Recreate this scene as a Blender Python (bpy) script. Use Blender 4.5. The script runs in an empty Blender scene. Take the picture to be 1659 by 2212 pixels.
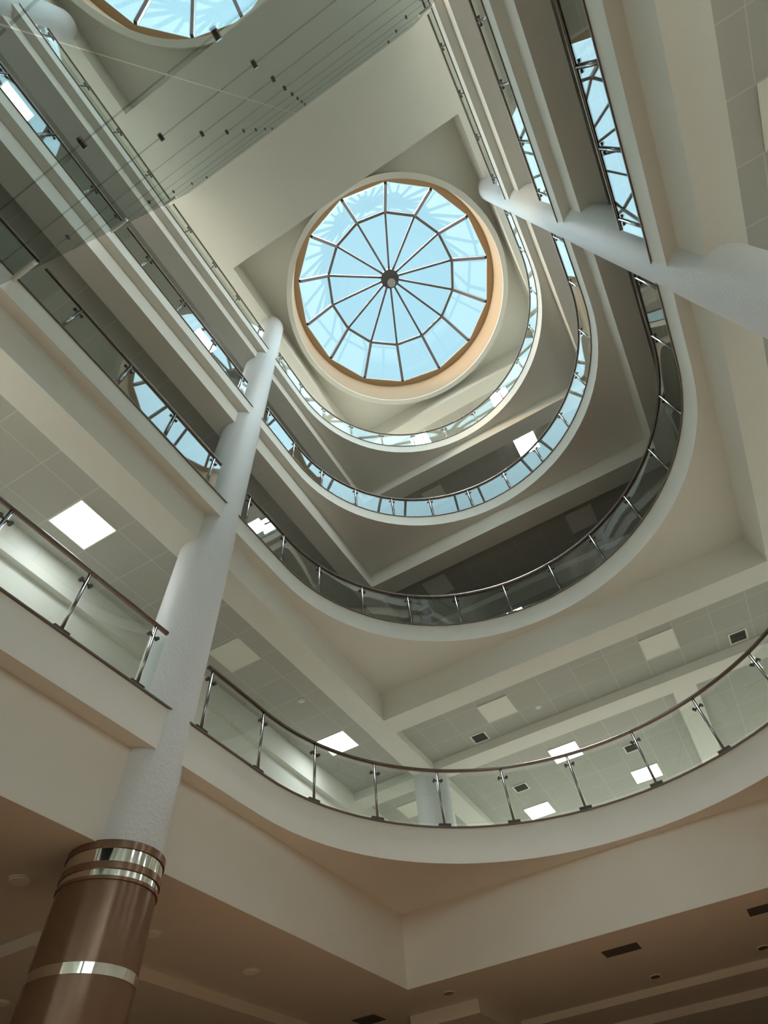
import bpy, bmesh, math
from mathutils import Matrix, Vector
from mathutils.geometry import tessellate_polygon
PI = math.pi
sc = bpy.context.scene
col = sc.collection

# ------------------------------------------------------------------ scale and camera
S = 4.5            # metres per plan unit
CZ = 1.55          # eye height above the lobby floor
cam_d = bpy.data.cameras.new('camera'); cam = bpy.data.objects.new('camera', cam_d); col.objects.link(cam)
RT = ((-0.86382008, -0.49751586, -0.07932747), (0.44778321, -0.68603603, -0.57344988), (0.23087891, -0.53087903, 0.81539094))
rx, dn, fw = (Vector(r) for r in RT)
M = Matrix((rx, -dn, -fw)).transposed().to_4x4(); M.translation = Vector((0, 0, CZ))
cam.matrix_world = M
cam_d.sensor_fit = 'HORIZONTAL'; cam_d.sensor_width = 36; cam_d.lens = 36 * 1191.434 / 1659
cam_d.clip_start = 0.05; cam_d.clip_end = 300
sc.camera = cam
sc.view_settings.view_transform = 'Standard'; sc.view_settings.look = 'None'
sc.view_settings.exposure = 0.12; sc.view_settings.gamma = 1.0; sc.view_settings.use_curve_mapping = False
sc.cycles.max_bounces = 12; sc.cycles.diffuse_bounces = 7; sc.cycles.glossy_bounces = 5
sc.cycles.transparent_max_bounces = 24; sc.cycles.transmission_bounces = 8
sc.cycles.sample_clamp_indirect = 6.0; sc.cycles.caustics_reflective = False; sc.cycles.caustics_refractive = False
try: sc.cycles.use_denoising = True
except Exception: pass

# ------------------------------------------------------------------ world and daylight
w = bpy.data.worlds.new('sky'); sc.world = w; w.use_nodes = True
nt = w.node_tree; bg = nt.nodes['Background']
# hazy sky: clear blue overhead, bright towards the horizon, dull ground below
tcw = nt.nodes.new('ShaderNodeTexCoord'); sep = nt.nodes.new('ShaderNodeSeparateXYZ'); rmp = nt.nodes.new('ShaderNodeValToRGB')
nt.links.new(tcw.outputs['Generated'], sep.inputs[0]); nt.links.new(sep.outputs['Z'], rmp.inputs['Fac']); nt.links.new(rmp.outputs['Color'], bg.inputs[0])
SKY_H, SKY_Z, SKY_G = (0.97, 0.99, 0.97), (0.107, 0.178, 0.204), (0.24, 0.225, 0.19)
SKY_GAIN = 4.5
cr = rmp.color_ramp; e = cr.elements
e[0].position = 0.0; e[0].color = (*SKY_G, 1); e[1].position = 0.02; e[1].color = (*SKY_H, 1)
for p_, c_ in ((0.5, SKY_H), (0.72, SKY_Z)):
    q_ = e.new(p_); q_.color = (*c_, 1)
bg.inputs[1].default_value = SKY_GAIN
def sun(name, E, ang, az, el, color):
    d = bpy.data.lights.new(name, 'SUN'); d.energy = E; d.angle = math.radians(ang); d.color = color
    o = bpy.data.objects.new(name, d); col.objects.link(o)
    v = Vector((math.cos(math.radians(az)) * math.cos(math.radians(el)), math.sin(math.radians(az)) * math.cos(math.radians(el)), math.sin(math.radians(el))))
    o.rotation_euler = v.to_track_quat('Z', 'Y').to_euler(); o.location = (0, 0, 40); return o
sun('overhead_fill_sun', 11, 15, 0, 90, (1.0, 0.98, 0.94))  # added overhead fill, bounces off the lobby floor onto the undersides
sun('overhead_sky_fill', 6.0, 104, 0, 90, (0.62, 0.90, 1.0))  # wide lamp added over the world sky, lifts fascias and railing reflections
sun('low_sun', 3.2, 12, 35, 17, (1.0, 0.68, 0.40))

# ------------------------------------------------------------------ materials
def mat(name, c, rough=0.6, metal=0.0, spec=0.3, bump=None, var=None, emis=None):
    m = bpy.data.materials.new(name); m.use_nodes = True; n = m.node_tree; b = n.nodes['Principled BSDF']
    b.inputs['Base Color'].default_value = (*c, 1); b.inputs['Roughness'].default_value = rough
    b.inputs['Metallic'].default_value = metal; b.inputs['Specular IOR Level'].default_value = spec
    if emis:
        b.inputs['Emission Color'].default_value = (*emis[0], 1); b.inputs['Emission Strength'].default_value = emis[1]
    if var or bump:
        tc = n.nodes.new('ShaderNodeTexCoord')
        no = n.nodes.new('ShaderNodeTexNoise'); no.inputs['Scale'].default_value = (var or bump)[0]; no.inputs['Detail'].default_value = 5
        n.links.new(tc.outputs['Object'], no.inputs['Vector'])
    if var:
        r = n.nodes.new('ShaderNodeMix'); r.data_type = 'RGBA'
        r.inputs['A'].default_value = (*[x * (1 - var[1]) for x in c], 1); r.inputs['B'].default_value = (*[min(1, x * (1 + var[1])) for x in c], 1)
        n.links.new(no.outputs['Fac'], r.inputs['Factor']); n.links.new(r.outputs['Result'], b.inputs['Base Color'])
    if bump:
        bn = n.nodes.new('ShaderNodeTexNoise'); bn.inputs['Scale'].default_value = bump[0]; n.links.new(tc.outputs['Object'], bn.inputs['Vector'])
        bp = n.nodes.new('ShaderNodeBump'); bp.inputs['Strength'].default_value = bump[1]; bp.inputs['Distance'].default_value = 0.01
        n.links.new(bn.outputs['Fac'], bp.inputs['Height']); n.links.new(bp.outputs['Normal'], b.inputs['Normal'])
    return m

def glass(name, tint, k0, k1, p=1.0, refl=(1, 1, 1)):
    """flat glazing: straight-through transparency plus a mirror share that grows towards grazing angles"""
    m = bpy.data.materials.new(name); m.use_nodes = True; n = m.node_tree; n.nodes.clear()
    out = n.nodes.new('ShaderNodeOutputMaterial'); mx = n.nodes.new('ShaderNodeMixShader')
    tr = n.nodes.new('ShaderNodeBsdfTransparent'); tr.inputs[0].default_value = (*tint, 1)
    gl = n.nodes.new('ShaderNodeBsdfGlossy'); gl.inputs['Color'].default_value = (*refl, 1); gl.inputs['Roughness'].default_value = 0.0
    lw = n.nodes.new('ShaderNodeLayerWeight'); lw.inputs['Blend'].default_value = 0.5
    pw = n.nodes.new('ShaderNodeMath'); pw.operation = 'POWER'; pw.inputs[1].default_value = p
    ma = n.nodes.new('ShaderNodeMath'); ma.operation = 'MULTIPLY_ADD'; ma.inputs[1].default_value = k1; ma.inputs[2].default_value = k0; ma.use_clamp = True
    n.links.new(lw.outputs['Facing'], pw.inputs[0]); n.links.new(pw.outputs[0], ma.inputs[0]); n.links.new(ma.outputs[0], mx.inputs[0])
    n.links.new(tr.outputs[0], mx.inputs[1]); n.links.new(gl.outputs[0], mx.inputs[2]); n.links.new(mx.outputs[0], out.inputs[0])
    return m

def tile_mat(name, c, line, pitch):
    m = bpy.data.materials.new(name); m.use_nodes = True; n = m.node_tree; b = n.nodes['Principled BSDF']
    b.inputs['Roughness'].default_value = 0.8; b.inputs['Specular IOR Level'].default_value = 0.15
    tc = n.nodes.new('ShaderNodeTexCoord'); mp = n.nodes.new('ShaderNodeMapping'); mp.inputs['Scale'].default_value = (1 / pitch, 1 / pitch, 1 / pitch)
    br = n.nodes.new('ShaderNodeTexBrick'); br.offset = 0; br.inputs['Scale'].default_value = 1
    br.inputs['Brick Width'].default_value = 1; br.inputs['Row Height'].default_value = 1; br.inputs['Mortar Size'].default_value = 0.012
    br.inputs['Mortar Smooth'].default_value = 0.3
    br.inputs['Color1'].default_value = (*c, 1); br.inputs['Color2'].default_value = (*[x * 0.96 for x in c], 1); br.inputs['Mortar'].default_value = (*line, 1)
    n.links.new(tc.outputs['Object'], mp.inputs[0]); n.links.new(mp.outputs[0], br.inputs[0]); n.links.new(br.outputs['Color'], b.inputs['Base Color'])
    return m

PAINT = mat('painted_plaster', (0.745, 0.74, 0.69), 0.75, spec=0.2, bump=(60, 0.08), var=(3, 0.02))
DRUM = mat('peach_plaster', (0.46, 0.34, 0.22), 0.7, spec=0.2, bump=(50, 0.06))
COLM = mat('column_plaster', (0.64, 0.655, 0.665), 0.55, spec=0.35, bump=(26, 0.25), var=(4, 0.03))
TILE = tile_mat('ceiling_tiles', (0.47, 0.47, 0.43), (0.58, 0.575, 0.53), 0.1605 * S)
LIP = mat('dark_stone_edge', (0.15, 0.125, 0.10), 0.4)
STEEL = mat('polished_steel', (0.31, 0.295, 0.28), 0.25, 1.0)
RAIL = mat('handrail_steel', (0.20, 0.17, 0.145), 0.2, 1.0)
DARK = mat('dark_fitting', (0.11, 0.10, 0.09), 0.35, 0.7)
FRAME = mat('skylight_frame', (0.10, 0.08, 0.075), 0.5, 0.2)
HUB = mat('hub_metal', (0.06, 0.06, 0.055), 0.5, 0.3)
CLAD = mat('brown_cladding', (0.20, 0.115, 0.07), 0.22, 0.35, spec=0.5, var=(2, 0.05))
CHROME = mat('chrome_band', (0.85, 0.84, 0.80), 0.06, 1.0)
LAMP = mat('lit_diffuser', (0.9, 0.9, 0.9), 0.5, emis=((0.93, 0.98, 1.0), 16.0))
OFF = mat('unlit_diffuser', (0.78, 0.77, 0.70), 0.5)
TRIMW = mat('white_metal_trim', (0.74, 0.73, 0.68), 0.5)
WHT = mat('white_diffuser', (0.93, 0.93, 0.90), 0.4)
VENTD = mat('grille_dark', (0.10, 0.10, 0.09), 0.6)
FLOOR = mat('brown_stone_floor', (0.28, 0.165, 0.095), 0.35, spec=0.4, var=(1.5, 0.2))
CARPET = mat('gallery_floor', (0.13, 0.12, 0.105), 0.5)
PALE = mat('pale_bounce_floor', (0.74, 0.71, 0.63), 0.4)  # unseen floors made pale to bounce light up to the ceilings
GRAIL = glass('railing_glass', (0.93, 0.96, 0.945), 0.02, 0.20, 1.5, (0.95, 0.97, 0.98))
GPANE = glass('skylight_pane', (0.93, 0.955, 0.97), 0.012, 0.10, 2.0)
GWIN = glass('added_window_glass', (0.95, 0.96, 0.95), 0.02, 0.2, 3.0)
GWALL = glass('partition_glass', (0.77, 0.805, 0.80), 0.02, 0.13, 3.0, (0.82, 0.87, 0.88))

# ------------------------------------------------------------------ builders (plan units in, metres out)
def W(x, y, z): return Vector((x * S, y * S, z * S + CZ))
def obj(name, bm, m, parent=None, smooth=False, origin=None):
    me = bpy.data.meshes.new(name)
    if origin is not None: bmesh.ops.translate(bm, verts=bm.verts, vec=-origin)
    bmesh.ops.recalc_face_normals(bm, faces=bm.faces)
    if smooth:
        for f in bm.faces: f.smooth = True
    bm.to_mesh(me); bm.free(); me.materials.append(m)
    if smooth:
        try: me.set_sharp_from_angle(angle=math.radians(35))
        except Exception: pass
    o = bpy.data.objects.new(name, me); col.objects.link(o)
    if origin is not None: o.location = origin
    if parent is not None:
        o.parent = parent
        pw = parent.location.copy(); q = parent.parent
        while q is not None: pw += q.location; q = q.parent
        o.location = (origin if origin is not None else Vector((0, 0, 0))) - pw
    return o
def struct(name, bm, m, origin=None, smooth=False):
    o = obj(name, bm, m, origin=origin, smooth=smooth); o['kind'] = 'structure'; return o
def thing(name, label, cat, loc, group=None):
    o = bpy.data.objects.new(name, None); col.objects.link(o); o.location = loc; o.empty_display_size = 0.2
    o['label'] = label; o['category'] = cat
    if group: o['group'] = group
    return o
def tag(o, label, cat, group=None):
    o['label'] = label; o['category'] = cat
    if group: o['group'] = group
    return o
def box(bm, x0, x1, y0, y1, z0, z1):
    a = W(min(x0, x1), min(y0, y1), min(z0, z1)); b = W(max(x0, x1), max(y0, y1), max(z0, z1))
    vs = [bm.verts.new((x, y, z)) for z in (a.z, b.z) for y in (a.y, b.y) for x in (a.x, b.x)]
    for f in ((0, 1, 3, 2), (4, 5, 7, 6), (0, 1, 5, 4), (2, 3, 7, 6), (0, 2, 6, 4), (1, 3, 7, 5)): bm.faces.new([vs[i] for i in f])
def rect(x0, x1, y0, y1): return [(x0, y0), (x1, y0), (x1, y1), (x0, y1)]
def ring(cx, cy, r, n=96): return [(cx + r * math.cos(2 * PI * i / n), cy + r * math.sin(2 * PI * i / n)) for i in range(n)]
def prism(bm, loops, z0, z1):
    """horizontal plate with holes: loops[0] outline, the rest holes"""
    tris = tessellate_polygon([[Vector((x, y, 0)) for x, y in lp] for lp in loops])
    flat = [p for lp in loops for p in lp]
    lo = [bm.verts.new(W(x, y, z0)) for x, y in flat]; hi = [bm.verts.new(W(x, y, z1)) for x, y in flat]
    for t in tris:
        try: bm.faces.new([lo[i] for i in t]); bm.faces.new([hi[i] for i in t])
        except ValueError: pass
    k = 0
    for lp in loops:
        n = len(lp)
        for i in range(n):
            j = (i + 1) % n; bm.faces.new((lo[k + i], lo[k + j], hi[k + j], hi[k + i]))
        k += n
def cyl(bm, c, r, z0, z1, n=32, r2=None):
    r2 = r if r2 is None else r2
    a = [bm.verts.new((c.x + r * math.cos(2 * PI * i / n), c.y + r * math.sin(2 * PI * i / n), z0)) for i in range(n)]
    b = [bm.verts.new((c.x + r2 * math.cos(2 * PI * i / n), c.y + r2 * math.sin(2 * PI * i / n), z1)) for i in range(n)]
    for i in range(n): bm.faces.new((a[i], a[(i + 1) % n], b[(i + 1) % n], b[i]))
    bm.faces.new(a); bm.faces.new(b)
def tube(bm, pts, r, n=10, prof=None, up=Vector((0, 0, 1))):
    """sweep a circle (or a w x h rectangle) along points in metres"""
    rings = []
    for i, p in enumerate(pts):
        t = (pts[min(i + 1, len(pts) - 1)] - pts[max(i - 1, 0)]).normalized()
        u = t.cross(up)
        if u.length < 1e-4: u = t.cross(Vector((1, 0, 0)))
        u.normalize(); v = u.cross(t).normalized()
        if prof: q = [(-prof[0], -prof[1]), (prof[0], -prof[1]), (prof[0], prof[1]), (-prof[0], prof[1])]
        else: q = [(r * math.cos(2 * PI * k / n), r * math.sin(2 * PI * k / n)) for k in range(n)]
        rings.append([bm.verts.new(p + u * a + v * b) for a, b in q])
    m = len(rings[0])
    for a, b in zip(rings, rings[1:]):
        for k in range(m): bm.faces.new((a[k], a[(k + 1) % m], b[(k + 1) % m], b[k]))
    bm.faces.new(rings[0]); bm.faces.new(rings[-1])

# ------------------------------------------------------------------ plan of the atrium
XL, XR = 1.0, -0.68            # gallery edges
CX, CY, RR = 0.16, -1.18, 0.84  # centre and radius of the rounded end
YM = 0.15                      # plane of the glass partition (the building mirrors about it)
BXL, BXR, BY = 1.042, -0.722, -2.055
ZT = [0.88, 1.798, 2.68, 3.575]     # gallery floor levels
ZS = [0.772, 1.702, 2.597, 3.488]   # undersides of the gallery slabs
ZB = [0.565, 1.555, 2.475, 3.39]    # undersides of the ring beams
ZC = [None, 1.60, 2.52, 3.43]       # tiled ceilings below slabs 2..4
ZR, ZRC, ZRG = 4.22, 4.46, 4.28     # roof beam underside, recess ceiling, gallery ceiling at the top
OX0, OX1, OY0, OY1 = -1.55, 1.62, -4.2, 4.5
GX0, GX1 = -2.4, 3.0
def mir(y): return 2 * YM - y
def opening(off=0.0, n=40):
    """outline of the opening, grown by off"""
    r = RR + off; pts = []
    for i in range(n + 1):
        a = PI + PI * i / n; pts.append((CX + r * math.cos(a), CY + r * math.sin(a)))
    for i in range(n + 1):
        a = PI * i / n; pts.append((CX + r * math.cos(a), mir(CY) + r * math.sin(a)))
    return pts

# ------------------------------------------------------------------ large structure
bm = bmesh.new(); box(bm, GX0, GX1, OY0, OY1, -CZ / S - 0.05, -CZ / S); struct('floor', bm, FLOOR)
LV = ['first', 'second', 'third', 'fourth']
for k in range(4):
    bm = bmesh.new()
    big = (GX0, GX1) if k == 0 else (OX0, OX1)
    prism(bm, [rect(big[0], big[1], OY0, OY1), opening()], ZS[k], ZT[k]); struct('floor_slab', bm, PAINT)
    bm = bmesh.new(); prism(bm, [rect(OX0, OX1, OY0, OY1), opening(0.05)], ZT[k], ZT[k] + 0.003); struct('floor', bm, CARPET if k in (1, 2) else PALE)  # floor tone chosen for bounce: dark under dim ceilings, pale under bright ones
    bm = bmesh.new(); prism(bm, [opening(0.05), opening(-0.005)], ZT[k], ZT[k] + 0.0045); struct('trim_%d' % (k + 1), bm, LIP)
    bm = bmesh.new(); prism(bm, [rect(BXR - 0.11, BXL + 0.111, BY - 0.12, mir(BY) + 0.12), rect(BXR, BXL, BY, mir(BY))], ZB[k], ZS[k]); struct('ring_beam', bm, PAINT)
    if k:
        zb, zc = ZB[k], ZC[k]
        # cross beams at the rounded ends
        for sgn in (1, -1):
            ya, yb = (-2.70, -2.59) if sgn > 0 else (mir(-2.59), mir(-2.70))
            bm = bmesh.new(); box(bm, OX0, OX1, ya, yb, zb, ZS[k]); struct('cross_beam', bm, PAINT)
        bm = bmesh.new(); box(bm, 1.045, 1.155, OY0, -2.70, zb, ZS[k]); struct('floor_beam', bm, PAINT)
        bm = bmesh.new(); box(bm, 1.045, 1.155, -2.59, BY - 0.12, zb, ZS[k]); struct('floor_beam', bm, PAINT)
        bm = bmesh.new(); box(bm, -0.31, -0.20, OY0, -2.70, zb, ZS[k]); struct('floor_beam', bm, PAINT)
        # tiled ceilings, origin on a grid node
        for nm, x0, x1, y0, y1, ox, oy in (('left', 1.153, OX1, OY0, OY1, 1.27, -0.442), ('right', OX0, -0.832, OY0, OY1, -0.925, -0.442),
                                           ('end', -0.832, 1.153, OY0, BY - 0.12, 0.171, -2.29), ('far', -0.832, 1.153, mir(BY) + 0.12, OY1, 0.171, -2.29)):
            bm = bmesh.new(); box(bm, x0, x1, y0, y1, zc, zc + 0.02); struct('ceiling_%s' % nm, bm, TILE, origin=W(ox, oy, zc))
        # bulkhead under the ceiling along the outer wall
        bm = bmesh.new(); box(bm, 1.535, OX1, OY0, OY1, zc - 0.115, zc); struct('wall_bulkhead', bm, PAINT)
# outer walls: unseen glazing added to light the space, plain walls elsewhere
WN = [0]
def added_glazing(axis, c, a0, a1, z0, z1):
    """an unseen glazed bay added to let light in: sill, head, mullions, one sheet of glass"""
    WN[0] += 1; t_ = 0.02
    def b_(bm, u0, u1, za, zb, d=t_):
        if axis == 'x': box(bm, c - d, c + d, u0, u1, za, zb)
        else: box(bm, u0, u1, c - d, c + d, za, zb)
    bm = bmesh.new(); b_(bm, a0, a1, z0, z0 + 0.03); b_(bm, a0, a1, z1 - 0.06, z1)
    n = max(1, round((a1 - a0) / 0.6))
    for i in range(n + 1):
        u = a0 + (a1 - a0) * i / n; b_(bm, max(a0, u - 0.012), min(a1, u + 0.012), z0 + 0.03, z1 - 0.06)
    f = struct('added_window_%d' % WN[0], bm, TRIMW)
    bm = bmesh.new(); b_(bm, a0, a1, z0 + 0.03, z1 - 0.06, 0.0015); obj('glass_pane', bm, GWIN, f)
for k in range(4):
    z0 = ZT[k]; z1 = ZS[k + 1] if k < 3 else ZRC
    x1 = 1.56 if k == 0 else OX1 - 0.04
    GL = ('far end', '', 'far right', 'far right left end')[k]
    for nm, axis, c, a0, a1 in (('left', 'x', OX1 - 0.02, OY0, OY1), ('right', 'x', OX0 + 0.02, OY0, OY1), ('end', 'y', OY0 + 0.02, OX0, OX1), ('far', 'y', OY1 - 0.02, OX0, OX1)):
        if nm in ('right', 'left') and k == 0:      # lower galleries: plain wall beside this light well, added glazing beside the other
            yw = 0.4
            added_glazing(axis, c, yw, a1, z0, z1); bm = bmesh.new()
            if nm == 'right': box(bm, c - 0.02, c + 0.02, a0, yw, z0, z1)
            else: box(bm, x1, OX1, a0, yw, z0, z1)
            struct('wall_' + nm, bm, PAINT)
        elif nm in GL: added_glazing(axis, c, a0, a1, z0, z1)
        else:
            d = 0.02 if nm != 'left' else OX1 - 0.02 - x1
            bm = bmesh.new(); box(bm, *((c - d, OX1 if nm == 'left' else c + d, a0, a1) if axis == 'x' else (a0, a1, c - d, c + d)), z0, z1); struct('wall_' + nm, bm, PAINT)
zl = -CZ / S
added_glazing('y', OY1 - 0.02, GX0, GX1, zl, ZS[0])  # unseen lobby glazing, added as a light source
bm = bmesh.new(); box(bm, GX0, GX0 + 0.05, OY0, OY1, zl, ZS[0]); struct('wall_right', bm, PAINT)
bm = bmesh.new(); box(bm, GX1 - 0.05, GX1, OY0, OY1, zl, ZS[0]); struct('wall_left', bm, PAINT)
bm = bmesh.new(); box(bm, GX0, GX1, OY0, OY0 + 0.05, zl, ZS[0]); struct('wall_end', bm, PAINT)
# lobby ceiling, flush with the first ring beam, and its lowered parts
bm = bmesh.new(); prism(bm, [rect(GX0, GX1, OY0, OY1), rect(BXR - 0.11, BXL + 0.111, BY - 0.12, mir(BY) + 0.12)], ZB[0], ZB[0] + 0.03); struct('ceiling', bm, PAINT)
bm = bmesh.new(); box(bm, 1.463, GX1, OY0, -0.975, 0.537, ZB[0]); struct('ceiling_step', bm, PAINT)
bm = bmesh.new(); box(bm, GX0, 0.93, OY0, -2.73, 0.543, ZB[0]); struct('ceiling_step', bm, PAINT)
bm = bmesh.new(); box(bm, GX0, 0.93, OY0, -2.98, 0.518, 0.543); struct('ceiling_step', bm, PAINT)
bm = bmesh.new(); box(bm, 0.912, 1.18, OY0, -2.325, 0.527, ZB[0]); struct('ceiling_step', bm, PAINT)
# roof: band between the skylights, gallery ceiling, recesses
YB0, YB1 = -0.355, mir(-0.355)
SK = [(0.155, -1.18), (0.155, mir(-1.18))]
bm = bmesh.new()
prism(bm, [rect(BXR - 0.11, BXL + 0.111, BY - 0.12, mir(BY) + 0.12), rect(BXR, BXL, BY, YB0), rect(BXR, BXL, YB1, mir(BY))], ZR, ZRC); struct('ceiling_roof_beam', bm, PAINT)
for (ox, oy, a) in ((1.27, -0.442, (1.153, OX1, OY0, OY1)), (-0.925, -0.442, (OX0, -0.832, OY0, OY1)), (0.171, -2.29, (-0.832, 1.153, OY0, BY - 0.12)), (0.171, -2.29, (-0.832, 1.153, mir(BY) + 0.12, OY1))):
    bm = bmesh.new(); box(bm, *a, ZRG, ZRG + 0.02); struct('ceiling_gallery', bm, TILE, origin=W(ox, oy, ZRG))
bm = bmesh.new()
prism(bm, [rect(OX0, OX1, OY0, OY1), ring(*SK[0], 0.80), ring(*SK[1], 0.80)], ZRC, ZRC + 0.03); struct('ceiling_roof', bm, PAINT)

# ------------------------------------------------------------------ columns
def column(x, y, r, label, clad):
    t = thing('round_column', label, 'column', W(x, y, -CZ / S), 'round columns of the atrium' )
    c = W(x, y, 0)
    bm = bmesh.new(); cyl(bm, c, r * S, 0, ZRG * S + CZ, 64); obj('shaft', bm, COLM, t, True)
    if clad:
        R = (r + 0.006) * S
        bm = bmesh.new(); cyl(bm, c, R, 0, 0.354 * S + CZ, 64); obj('cladding', bm, CLAD, t, True)
        bm = bmesh.new(); cyl(bm, c, R, 0.370 * S + CZ, 0.497 * S + CZ, 64); obj('cladding', bm, CLAD, t, True)
        bm = bmesh.new(); cyl(bm, c, R + 0.012, 0.497 * S + CZ, 0.503 * S + CZ, 64); obj('cladding', bm, CLAD, t, True)
        bm = bmesh.new(); cyl(bm, c, R + 0.014, 0.5155 * S + CZ, 0.528 * S + CZ, 64); obj('cladding', bm, CLAD, t, True)
        bm = bmesh.new(); cyl(bm, c, R + 0.014, 0.553 * S + CZ, 0.567 * S + CZ, 64); obj('cladding', bm, CLAD, t, True)
        for a, b in ((0.354, 0.370), (0.503, 0.5155), (0.528, 0.553)):
            bm = bmesh.new(); cyl(bm, c, R + 0.002, a * S + CZ, b * S + CZ, 64); q = obj('steel_band', bm, CHROME, t, True); q['label'] = 'polished steel band'
    return t
column(1.077, -0.838, 0.088, 'tall white round column with brown cladding and steel bands at its foot', True)
column(-0.757, -0.838, 0.088, 'tall white round column rising at the upper right corner of the photo', True)
column(1.077, mir(-0.838), 0.088, 'white round column seen faintly through the glass partition', True)
column(-0.757, mir(-0.838), 0.088, 'white round column beyond the glass partition on the side of the upper right galleries', True)
for k in range(3):
    t = thing('round_column', ('brightly lit white round column behind the lowest curved railing' if k == 0 else 'white round column behind the %s curved railing from below' % LV[k]), 'column', W(1.1, -2.66, ZT[k]), 'columns behind the curved railings')
    bm = bmesh.new(); c = W(1.1, -2.66, 0); cyl(bm, c, 0.092 * S, ZT[k] * S + CZ, ZB[k + 1] * S + CZ, 48); obj('shaft', bm, COLM, t, True)

# ------------------------------------------------------------------ railings
RO = 0.010          # rail line set back from the slab edge
def line_path(x, y0, y1): return lambda s: (Vector((x, y0 + (y1 - y0) * s, 0)))
ARC0, ARC1 = -0.905, -0.895
L1_ = CY - ARC0; LA = PI * (RR + RO)
def curve_pt(d):
    """distance along the rounded railing, starting beside the left column"""
    a = abs(L1_)
    if d < a: return Vector((XL + RO, ARC0 - d, 0))
    d -= a
    if d < LA:
        t = -d / (RR + RO); return Vector((CX + (RR + RO) * math.cos(t), CY + (RR + RO) * math.sin(t), 0))
    return Vector((XR - RO, CY + (d - LA), 0))
def P3(v, z): return W(v.x, v.y, z)
POST_R, RAIL_R = 0.021, 0.030
def post_bm(p, z, h):
    bm = bmesh.new(); a = P3(p, z); cyl(bm, a, POST_R, a.z, a.z + h, 14); return bm
_post = {}
def railing(name_label, z, pts, tans, samples, group):
    """pts: post positions (plan), samples(i): points between post i and i+1 for the glass, rail: whole path"""
    base = P3(pts[0], z); t = thing('glass_railing', name_label, 'railing', base, group)
    rail, glassp = samples
    bm = bmesh.new(); tube(bm, [P3(p, z + 0.203) for p in rail], RAIL_R, 14); obj('handrail', bm, RAIL, t, True)
    for p, tn in zip(pts, tans):
        loc = P3(p, z)
        if 'post' not in _post:
            bm = bmesh.new(); cyl(bm, Vector((0, 0, 0)), POST_R, 0.0, 0.20 * S, 14); me = bpy.data.meshes.new('post'); bmesh.ops.recalc_face_normals(bm, faces=bm.faces)
            for f in bm.faces: f.smooth = True
            bm.to_mesh(me); me.materials.append(STEEL); bm.free(); _post['post'] = me
            bm = bmesh.new(); zz = 0.165 * S
            tube(bm, [Vector((-0.055, 0, zz)), Vector((0.055, 0, zz))], 0.013, 8)
            for sx in (-0.062, 0.062): tube(bm, [Vector((sx, -0.022, zz)), Vector((sx, 0.022, zz))], 0.023, 14)
            me = bpy.data.meshes.new('clamp'); bmesh.ops.recalc_face_normals(bm, faces=bm.faces); bm.to_mesh(me); me.materials.append(DARK); bm.free(); _post['clamp'] = me
            bm = bmesh.new()
            bmesh.ops.create_cube(bm, size=1, matrix=Matrix.Translation((0, 0, 0.045)) @ Matrix.Diagonal((0.19, 0.05, 0.04, 1)))
            me = bpy.data.meshes.new('base_shoe'); bm.to_mesh(me); me.materials.append(DARK); bm.free(); _post['base_shoe'] = me
        o = bpy.data.objects.new('post', _post['post']); col.objects.link(o); o.parent = t; o.location = loc - base
        o.rotation_euler = (0, 0, math.atan2(tn.y, tn.x))
        for nm in ('clamp', 'base_shoe'):
            c = bpy.data.objects.new(nm, _post[nm]); col.objects.link(c); c.parent = o
            if nm == 'base_shoe': c['label'] = 'dark base shoe'
    for seg in glassp:
        bm = bmesh.new(); z0, z1 = z + 0.016, z + 0.183; th = 0.006 / S
        n = len(seg); L = []
        for i, p in enumerate(seg):
            tv = (seg[min(i + 1, n - 1)] - seg[max(i - 1, 0)]).normalized(); nv = Vector((-tv.y, tv.x, 0)) * th
            L.append([bm.verts.new(P3(p + s * nv, zz)) for s in (-1, 1) for zz in (z0, z1)])
        for a, b in zip(L, L[1:]):
            for f in ((0, 1), (3, 2), (1, 3), (2, 0)): bm.faces.new((a[f[0]], a[f[1]], b[f[1]], b[f[0]]))
        for e in (L[0], L[-1]): bm.faces.new((e[0], e[1], e[3], e[2]))
        o = obj('glass_panel', bm, GRAIL, t)
        for f in o.data.polygons: f.use_smooth = abs(f.normal.z) < 0.5
        try: o.data.set_sharp_from_angle(angle=math.radians(40))
        except Exception: pass
    return t
def straight_rail(label, x, z, ys, ya, yb, group):
    pts = [Vector((x, y, 0)) for y in ys]; tans = [Vector((0, 1, 0))] * len(ys)
    seq = sorted(ys); lo, hi = min(ya, yb), max(ya, yb)
    marks = [lo] + [y for y in seq] + [hi]
    g = 0.008; gl = []
    for a, b in zip(marks, marks[1:]):
        a2 = a + (g if a in seq else 0); b2 = b - (g if b in seq else 0)
        if b2 - a2 > 0.03: gl.append([Vector((x, a2, 0)), Vector((x, b2, 0))])
    railing(label, z, pts, tans, ([Vector((x, lo, 0)), Vector((x, hi, 0))], gl), group)
def curved_rail(label, z, group):
    tot = abs(L1_) + LA + (ARC1 - CY)
    ds = [0.02, 0.262] + [abs(L1_) + math.radians(a) * (RR + RO) for a in (15.5, 32, 48.3, 64.6, 81.2, 97.8, 114.2, 130.8, 147.4, 164)] + [abs(L1_) + LA + 0.03, tot - 0.015]
    pts = [curve_pt(d) for d in ds]; tans = [(curve_pt(d + 0.01) - curve_pt(d - 0.01)) for d in ds]
    rail = [curve_pt(tot * i / 120) for i in range(121)]
    g = 0.008; gl = []
    for a, b in zip(ds, ds[1:]): gl.append([curve_pt(a + g + (b - a - 2 * g) * i / 8) for i in range(9)])
    railing(label, z, pts, tans, (rail, gl), group)
NAMES = ['lowest', 'second', 'third', 'top']
YS = [-0.695, -0.468, -0.241, -0.014]
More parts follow.
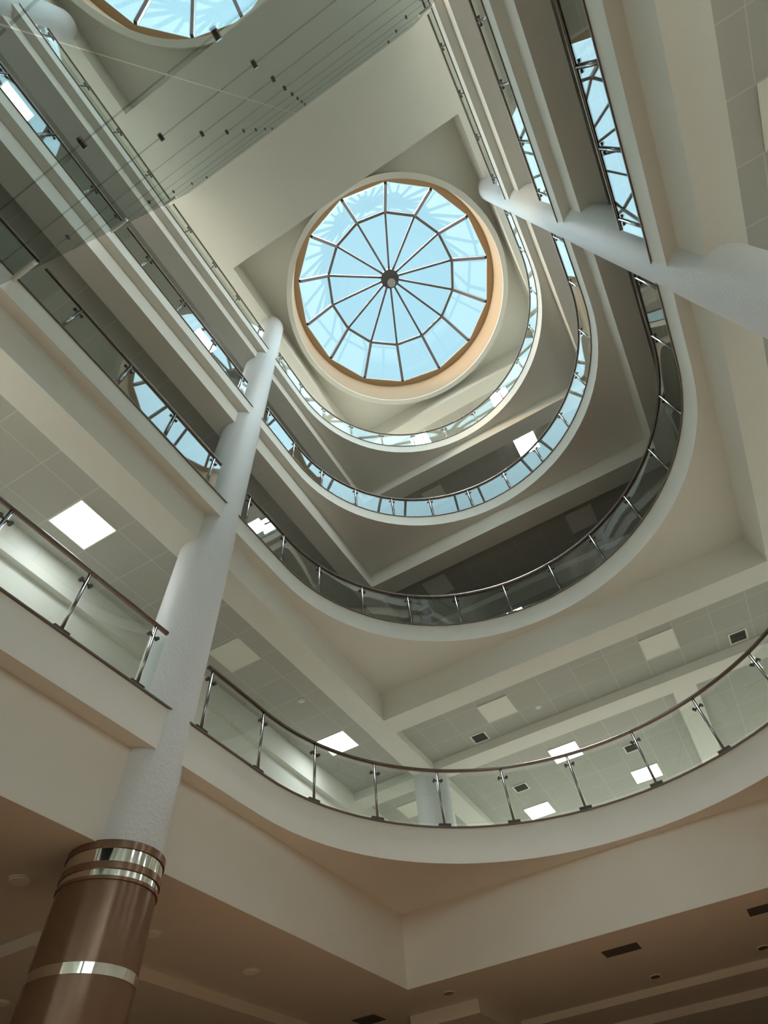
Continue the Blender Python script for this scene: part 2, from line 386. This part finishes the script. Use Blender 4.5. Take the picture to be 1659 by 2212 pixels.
for k in range(4):
    z = ZT[k] + 0.004
    curved_rail('curved glass railing with steel handrail around the rounded end of the %s gallery' % NAMES[k], z, 'curved gallery railings')
    straight_rail('straight glass railing of the %s gallery beside the column with brown cladding' % NAMES[k], XL + RO, z, YS, -0.735, YM - 0.012, 'straight gallery railings')
    straight_rail('straight glass railing of the %s gallery on the side of the other tall column' % NAMES[k], XR - RO, z, YS, -0.735, YM - 0.012, 'straight gallery railings')
    if k:
        straight_rail('straight railing of the %s gallery seen through the glass partition' % NAMES[k], XL + RO, z, [mir(y) for y in YS], YM + 0.012, mir(-0.735), 'railings behind the glass partition')
straight_rail('straight railing of the top gallery beyond the partition, opposite the brown-clad column side', XR - RO, ZT[3] + 0.004, [mir(y) for y in YS], YM + 0.012, mir(-0.735), 'railings behind the glass partition')

# ------------------------------------------------------------------ glass partition
t = thing('glass_partition', 'tall tinted glass partition with point fixings hanging between the two light wells', 'glass partition', W(0.155, YM, 0.5), None)
XJ = [-0.672, 0.155, 0.992]; ZJ = [0.07] + [0.50 + 0.43 * i for i in range(0, 9)] + [4.215]
ZJ = sorted(set(round(z, 3) for z in ZJ))
for i in range(len(XJ) - 1):
    for a, b in zip(ZJ, ZJ[1:]):
        bm = bmesh.new(); box(bm, XJ[i] + 0.002, XJ[i + 1] - 0.002, YM - 0.0013, YM + 0.0013, a + 0.0012, b - 0.0012); obj('glass_pane', bm, GWALL, t)
for z in ZT[1:]:
    for xa, xb in ((0.915, 0.999), (-0.679, -0.61)):
        bm = bmesh.new(); box(bm, xa, xb, YM - 0.006, YM + 0.006, z - 0.022, z + 0.004); q = obj('support_arm', bm, TRIMW, t); q['label'] = 'short white support arm at the slab edge'
ZBOLT = [0.50 + 0.43 * i for i in range(9)]
for x in (0.785, 0.303, 0.074, -0.477):
    for z in ZBOLT:
        bm = bmesh.new(); c = W(x, YM, z)
        tube(bm, [c + Vector((0, -0.03, 0)), c + Vector((0, 0.03, 0))], 0.021, 14)
        obj('point_fixing', bm, DARK, t)

_g = []
def mat_grey():
    if not _g: _g.append(mat('grey_plate', (0.22, 0.22, 0.21), 0.5))
    return _g[0]

# ------------------------------------------------------------------ skylights
def skylight(cx, cy, label, ang0):
    t = thing('domed_skylight', label, 'skylight', W(cx, cy, 4.31), 'round domed skylights')
    N = 14; A = [math.radians(ang0 + 360 / N * i) for i in range(N)]
    def pt(r, z, a): return W(cx + r * math.cos(a), cy + r * math.sin(a), z)
    r0, z0, r1, z1, r2, z2 = 0.757, 4.62, 0.533, 4.93, 0.04, 5.10
    # drum wall and lip
    bm = bmesh.new(); prism(bm, [ring(cx, cy, 0.838), ring(cx, cy, 0.80)], 4.31, ZRC); q = obj('rim', bm, PAINT, t, True); q['label'] = 'pale ceiling rim'
    bm = bmesh.new(); prism(bm, [ring(cx, cy, 0.835), ring(cx, cy, 0.7995)], 4.325, 4.62); obj('drum_wall', bm, DRUM, t, True)
    bm = bmesh.new(); prism(bm, [ring(cx, cy, 0.835), [(cx + 0.765 * math.cos(a), cy + 0.765 * math.sin(a)) for a in A]], 4.62, 4.635); q = obj('curb', bm, DRUM, t)
    for a in A:
        bm = bmesh.new(); tube(bm, [pt(r0, z0 + 0.004, a), pt(r1, z1, a)], 0, prof=(0.05, 0.06)); obj('rib', bm, FRAME, t)
        bm = bmesh.new(); tube(bm, [pt(r1, z1, a), pt(r2, z2, a)], 0, prof=(0.036, 0.05)); obj('rib', bm, FRAME, t)
    for i in range(N):
        a, b = A[i], A[(i + 1) % N]
        bm = bmesh.new(); tube(bm, [pt(r1, z1, a), pt(r1, z1, b)], 0, prof=(0.045, 0.055)); obj('ring_bar', bm, FRAME, t)
        for (ra, za, rb, zb) in ((r0, z0, r1, z1), (r1, z1, r2, z2)):
            bm = bmesh.new(); lo = [pt(ra, za, a), pt(ra, za, b), pt(rb, zb, b), pt(rb, zb, a)]
            up = Vector((0, 0, 0.012)); v = [bm.verts.new(p + up * 2) for p in lo] + [bm.verts.new(p + up * 3) for p in lo]
            for f in ((0, 1, 2, 3), (4, 5, 6, 7), (0, 1, 5, 4), (1, 2, 6, 5), (2, 3, 7, 6), (3, 0, 4, 7)): bm.faces.new([v[j] for j in f])
            obj('pane', bm, GPANE, t)
    bm = bmesh.new(); c = W(cx, cy, 0); cyl(bm, c, 0.078 * S, 5.055 * S + CZ, 5.115 * S + CZ, 28); h = obj('hub', bm, HUB, t, True)
    bm = bmesh.new(); cyl(bm, W(cx + 0.004, cy - 0.03, 0), 0.035 * S, 5.035 * S + CZ, 5.055 * S + CZ, 24); obj('hub_plate', bm, mat_grey(), h)
    return t
A0 = 11.2
skylight(*SK[0], 'round domed skylight with fourteen ribs and peach drum at the top of the light well', A0)
skylight(*SK[1], 'second round skylight seen through the glass partition at the upper left', -A0)

# ------------------------------------------------------------------ ceiling lights, vents, detectors
def panel(x, y, z, on, label, group, h=0.0785):
    t = thing('ceiling_light', label, 'ceiling light', W(x, y, z), group)
    bm = bmesh.new(); prism(bm, [rect(x - h, x + h, y - h, y + h), rect(x - h + 0.004, x + h - 0.004, y - h + 0.004, y + h - 0.004)], z - 0.004, z + 0.001); obj('frame', bm, TRIMW, t)
    bm = bmesh.new(); box(bm, x - h + 0.0042, x + h - 0.0042, y - h + 0.0042, y + h - 0.0042, z - 0.0028, z + 0.001); obj('diffuser', bm, LAMP if on else OFF, t)
PG = 'square ceiling light panels'
for x, y, z, on, lb in (
    (1.349, -0.522, 1.6, True, 'large lit square light panel above the lowest straight railing, left of the tall column'),
    (1.349, -1.335, 1.6, False, 'unlit square light panel just above the first post of the lowest curved railing'),
    (1.349, -2.135, 1.6, True, 'lit square light panel cut by the handrail below the corner of the ring beam'),
    (1.349, -2.95, 1.6, False, 'unlit square light panel beside the lit column behind the lowest curved railing'),
    (0.575, -2.365, 1.6, False, 'unlit square light panel beside the ceiling vent under the second gallery'),
    (-0.232, -2.365, 1.6, False, 'unlit square light panel nearest the right end of the tiled strip under the second gallery'),
    (0.42, -2.945, 1.6, True, 'lit square light panel split by the lowest curved handrail at right'),
    (0.10, -3.455, 1.6, True, 'lit square light panel behind a railing post at lower right'),
    (0.76, -3.455, 1.6, True, 'lowest lit square light panel in the photo, behind the curved glass'),
    (-1.33, -0.522, 1.6, True, 'added unseen lit panel by the side wall beyond the right edge'),  # out-of-view panels along this wall are added to brighten the lowest gallery
    (-1.33, -1.335, 1.6, True, 'added unseen lit panel by the side wall level with the right column'),
    (-1.33, -2.135, 1.6, True, 'added unseen lit panel by the side wall level with the corner of the ring beam'),
    (1.349, 0.29, 1.6, True, 'added unseen lit panel over the lowest gallery next to the glass partition'),  # row carried on out of view with added panels for more light
    (1.349, 1.10, 1.6, True, 'added unseen lit panel over the lowest gallery beyond the glass partition'),
    (-1.005, -0.522, 1.6, False, 'unlit square light panel at the right edge of the photo'),
    (0.712, -2.32, 2.52, False, 'unlit square light panel above the bend of the second curved handrail'),
    (-0.235, -2.32, 2.52, False, 'unlit square light panel under the third gallery towards the right'),
    (1.357, -1.335, 2.52, True, 'small lit panel imitating a reflection in the second railing beside the tall column'),  # glowing square stands in for a reflection in the railing glass
    (0.41, -2.865, 2.52, True, 'lit light panel showing as a thin bar above the second curved slab edge'),
    (-0.24, -3.455, 2.52, True, 'added unseen lit panel deep behind the second curved railing'),  # added out of view to brighten the second gallery
    (0.575, -2.32, 3.43, False, 'unlit square light panel under the top gallery'),
    (-0.19, -2.275, 3.43, True, 'lit square light panel behind the third curved handrail'),
    (1.3005, -0.525, 3.43, True, 'lit light panel showing as a short bar behind the third straight railing'),
    (1.3005, 0.82, 3.43, True, 'lit light panel showing as a long bar behind the glass partition'),
    (0.56, -2.31, 4.28, True, 'lit square light panel at the middle of the top curved railing'),
    (-0.205, -2.31, 4.28, True, 'lit square light panel at the right of the top curved railing')):
    panel(x, y, z, on, lb, PG, 0.045 if 'small lit' in lb else 0.0785)
def vent(x, y, z, w, d, label, frame=True):
    t = thing('ceiling_vent', label, 'ceiling vent', W(x, y, z), 'ceiling vents')
    if frame:
        bm = bmesh.new(); prism(bm, [rect(x - w, x + w, y - d, y + d), rect(x - w + 0.008, x + w - 0.008, y - d + 0.008, y + d - 0.008)], z - 0.004, z + 0.001); obj('frame', bm, TRIMW, t)
    e = 0.008 if frame else 0
    bm = bmesh.new(); box(bm, x - w + e, x + w - e, y - d + e, y + d - e, z - 0.001, z + 0.001); obj('backing', bm, VENTD, t)
    n = 7
    bm = bmesh.new()
    for i in range(n):
        yy = y - d + e + (2 * (d - e)) * (i + 0.5) / n; box(bm, x - w + e, x + w - e, yy - 0.0012, yy + 0.0012, z - 0.003, z - 0.0011)
    obj('grille', bm, VENTD, t)
for x, y, z, lb in ((0.744, -2.53, 1.6, 'square white-framed vent just above the middle of the lowest curved handrail'),
    (-0.56, -2.53, 1.6, 'square white-framed vent near the right edge of the photo'),
    (0.753, -3.13, 1.6, 'square white-framed vent behind the lowest curved glass beside a lit panel'),
    (0.102, -3.13, 1.6, 'square white-framed vent behind a railing post between two lit panels'),
    (0.88, -2.476, 2.52, 'square white-framed vent seen through the second curved railing')):
    vent(x, y, z, 0.042, 0.042, lb)
vent(0.372, -2.235, ZB[0], 0.057, 0.033, 'long dark slot vent in the brown lobby ceiling', False)
vent(-0.08, -2.215, ZB[0], 0.057, 0.033, 'dark slot vent in the brown lobby ceiling at the right edge', False)
vent(1.30, -2.24, ZB[0], 0.045, 0.045, 'dark square vent in the lobby ceiling at the bottom edge', False)
def disc(name, x, y, z, r, h, m, label, cat, group):
    t = thing(name, label, cat, W(x, y, z), group); c = W(x, y, z)
    bm = bmesh.new(); cyl(bm, c, r, c.z - h, c.z + 0.002, 28); obj('body', bm, m, t, True)
    bm = bmesh.new(); prism(bm, [ring(x, y, (r + 0.022) / S, 28), ring(x, y, r / S, 28)], z - 0.6 * h / S, z + 0.0005); obj('bezel', bm, TRIMW, t, True)
for x, y, lb in ((1.279, -0.768, 'round downlight in the lobby ceiling left of the brown column cladding'),
    (1.286, -1.162, 'round downlight in the lobby ceiling just right of the brown column cladding'),
    (1.284, -1.553, 'faint round downlight in the lobby ceiling between the column and the beam corner')):
    disc('downlight', x, y, ZB[0], 0.09, 0.02, WHT, lb, 'downlight', 'round downlights of the lobby ceiling')
disc('downlight', 1.83, -1.185, 0.537, 0.09, 0.02, WHT, 'round downlight at the left edge in the lowered lobby ceiling', 'downlight', 'round downlights of the lobby ceiling')
disc('downlight', 0.352, -2.598, ZB[0], 0.07, 0.02, VENTD, 'small dark round fitting below the long slot vent', 'downlight', 'dark round fittings in the lobby ceiling')
disc('downlight', -0.016, -2.586, ZB[0], 0.07, 0.02, VENTD, 'small dark round fitting near the right edge of the lobby ceiling', 'downlight', 'dark round fittings in the lobby ceiling')
disc('downlight', 0.958, -2.19, ZB[0], 0.07, 0.02, CLAD, 'small brown round fitting just right of the ring beam corner', 'downlight', 'dark round fittings in the lobby ceiling')
for x, y, lb in ((1.30, -1.75, 'smoke detector above the left part of the lowest curved railing'), (0.40, -2.47, 'smoke detector in the tiled strip between the unlit panels')):
    disc('smoke_detector', x, y, 1.6, 0.05, 0.03, TRIMW, lb, 'smoke detector', 'smoke detectors')
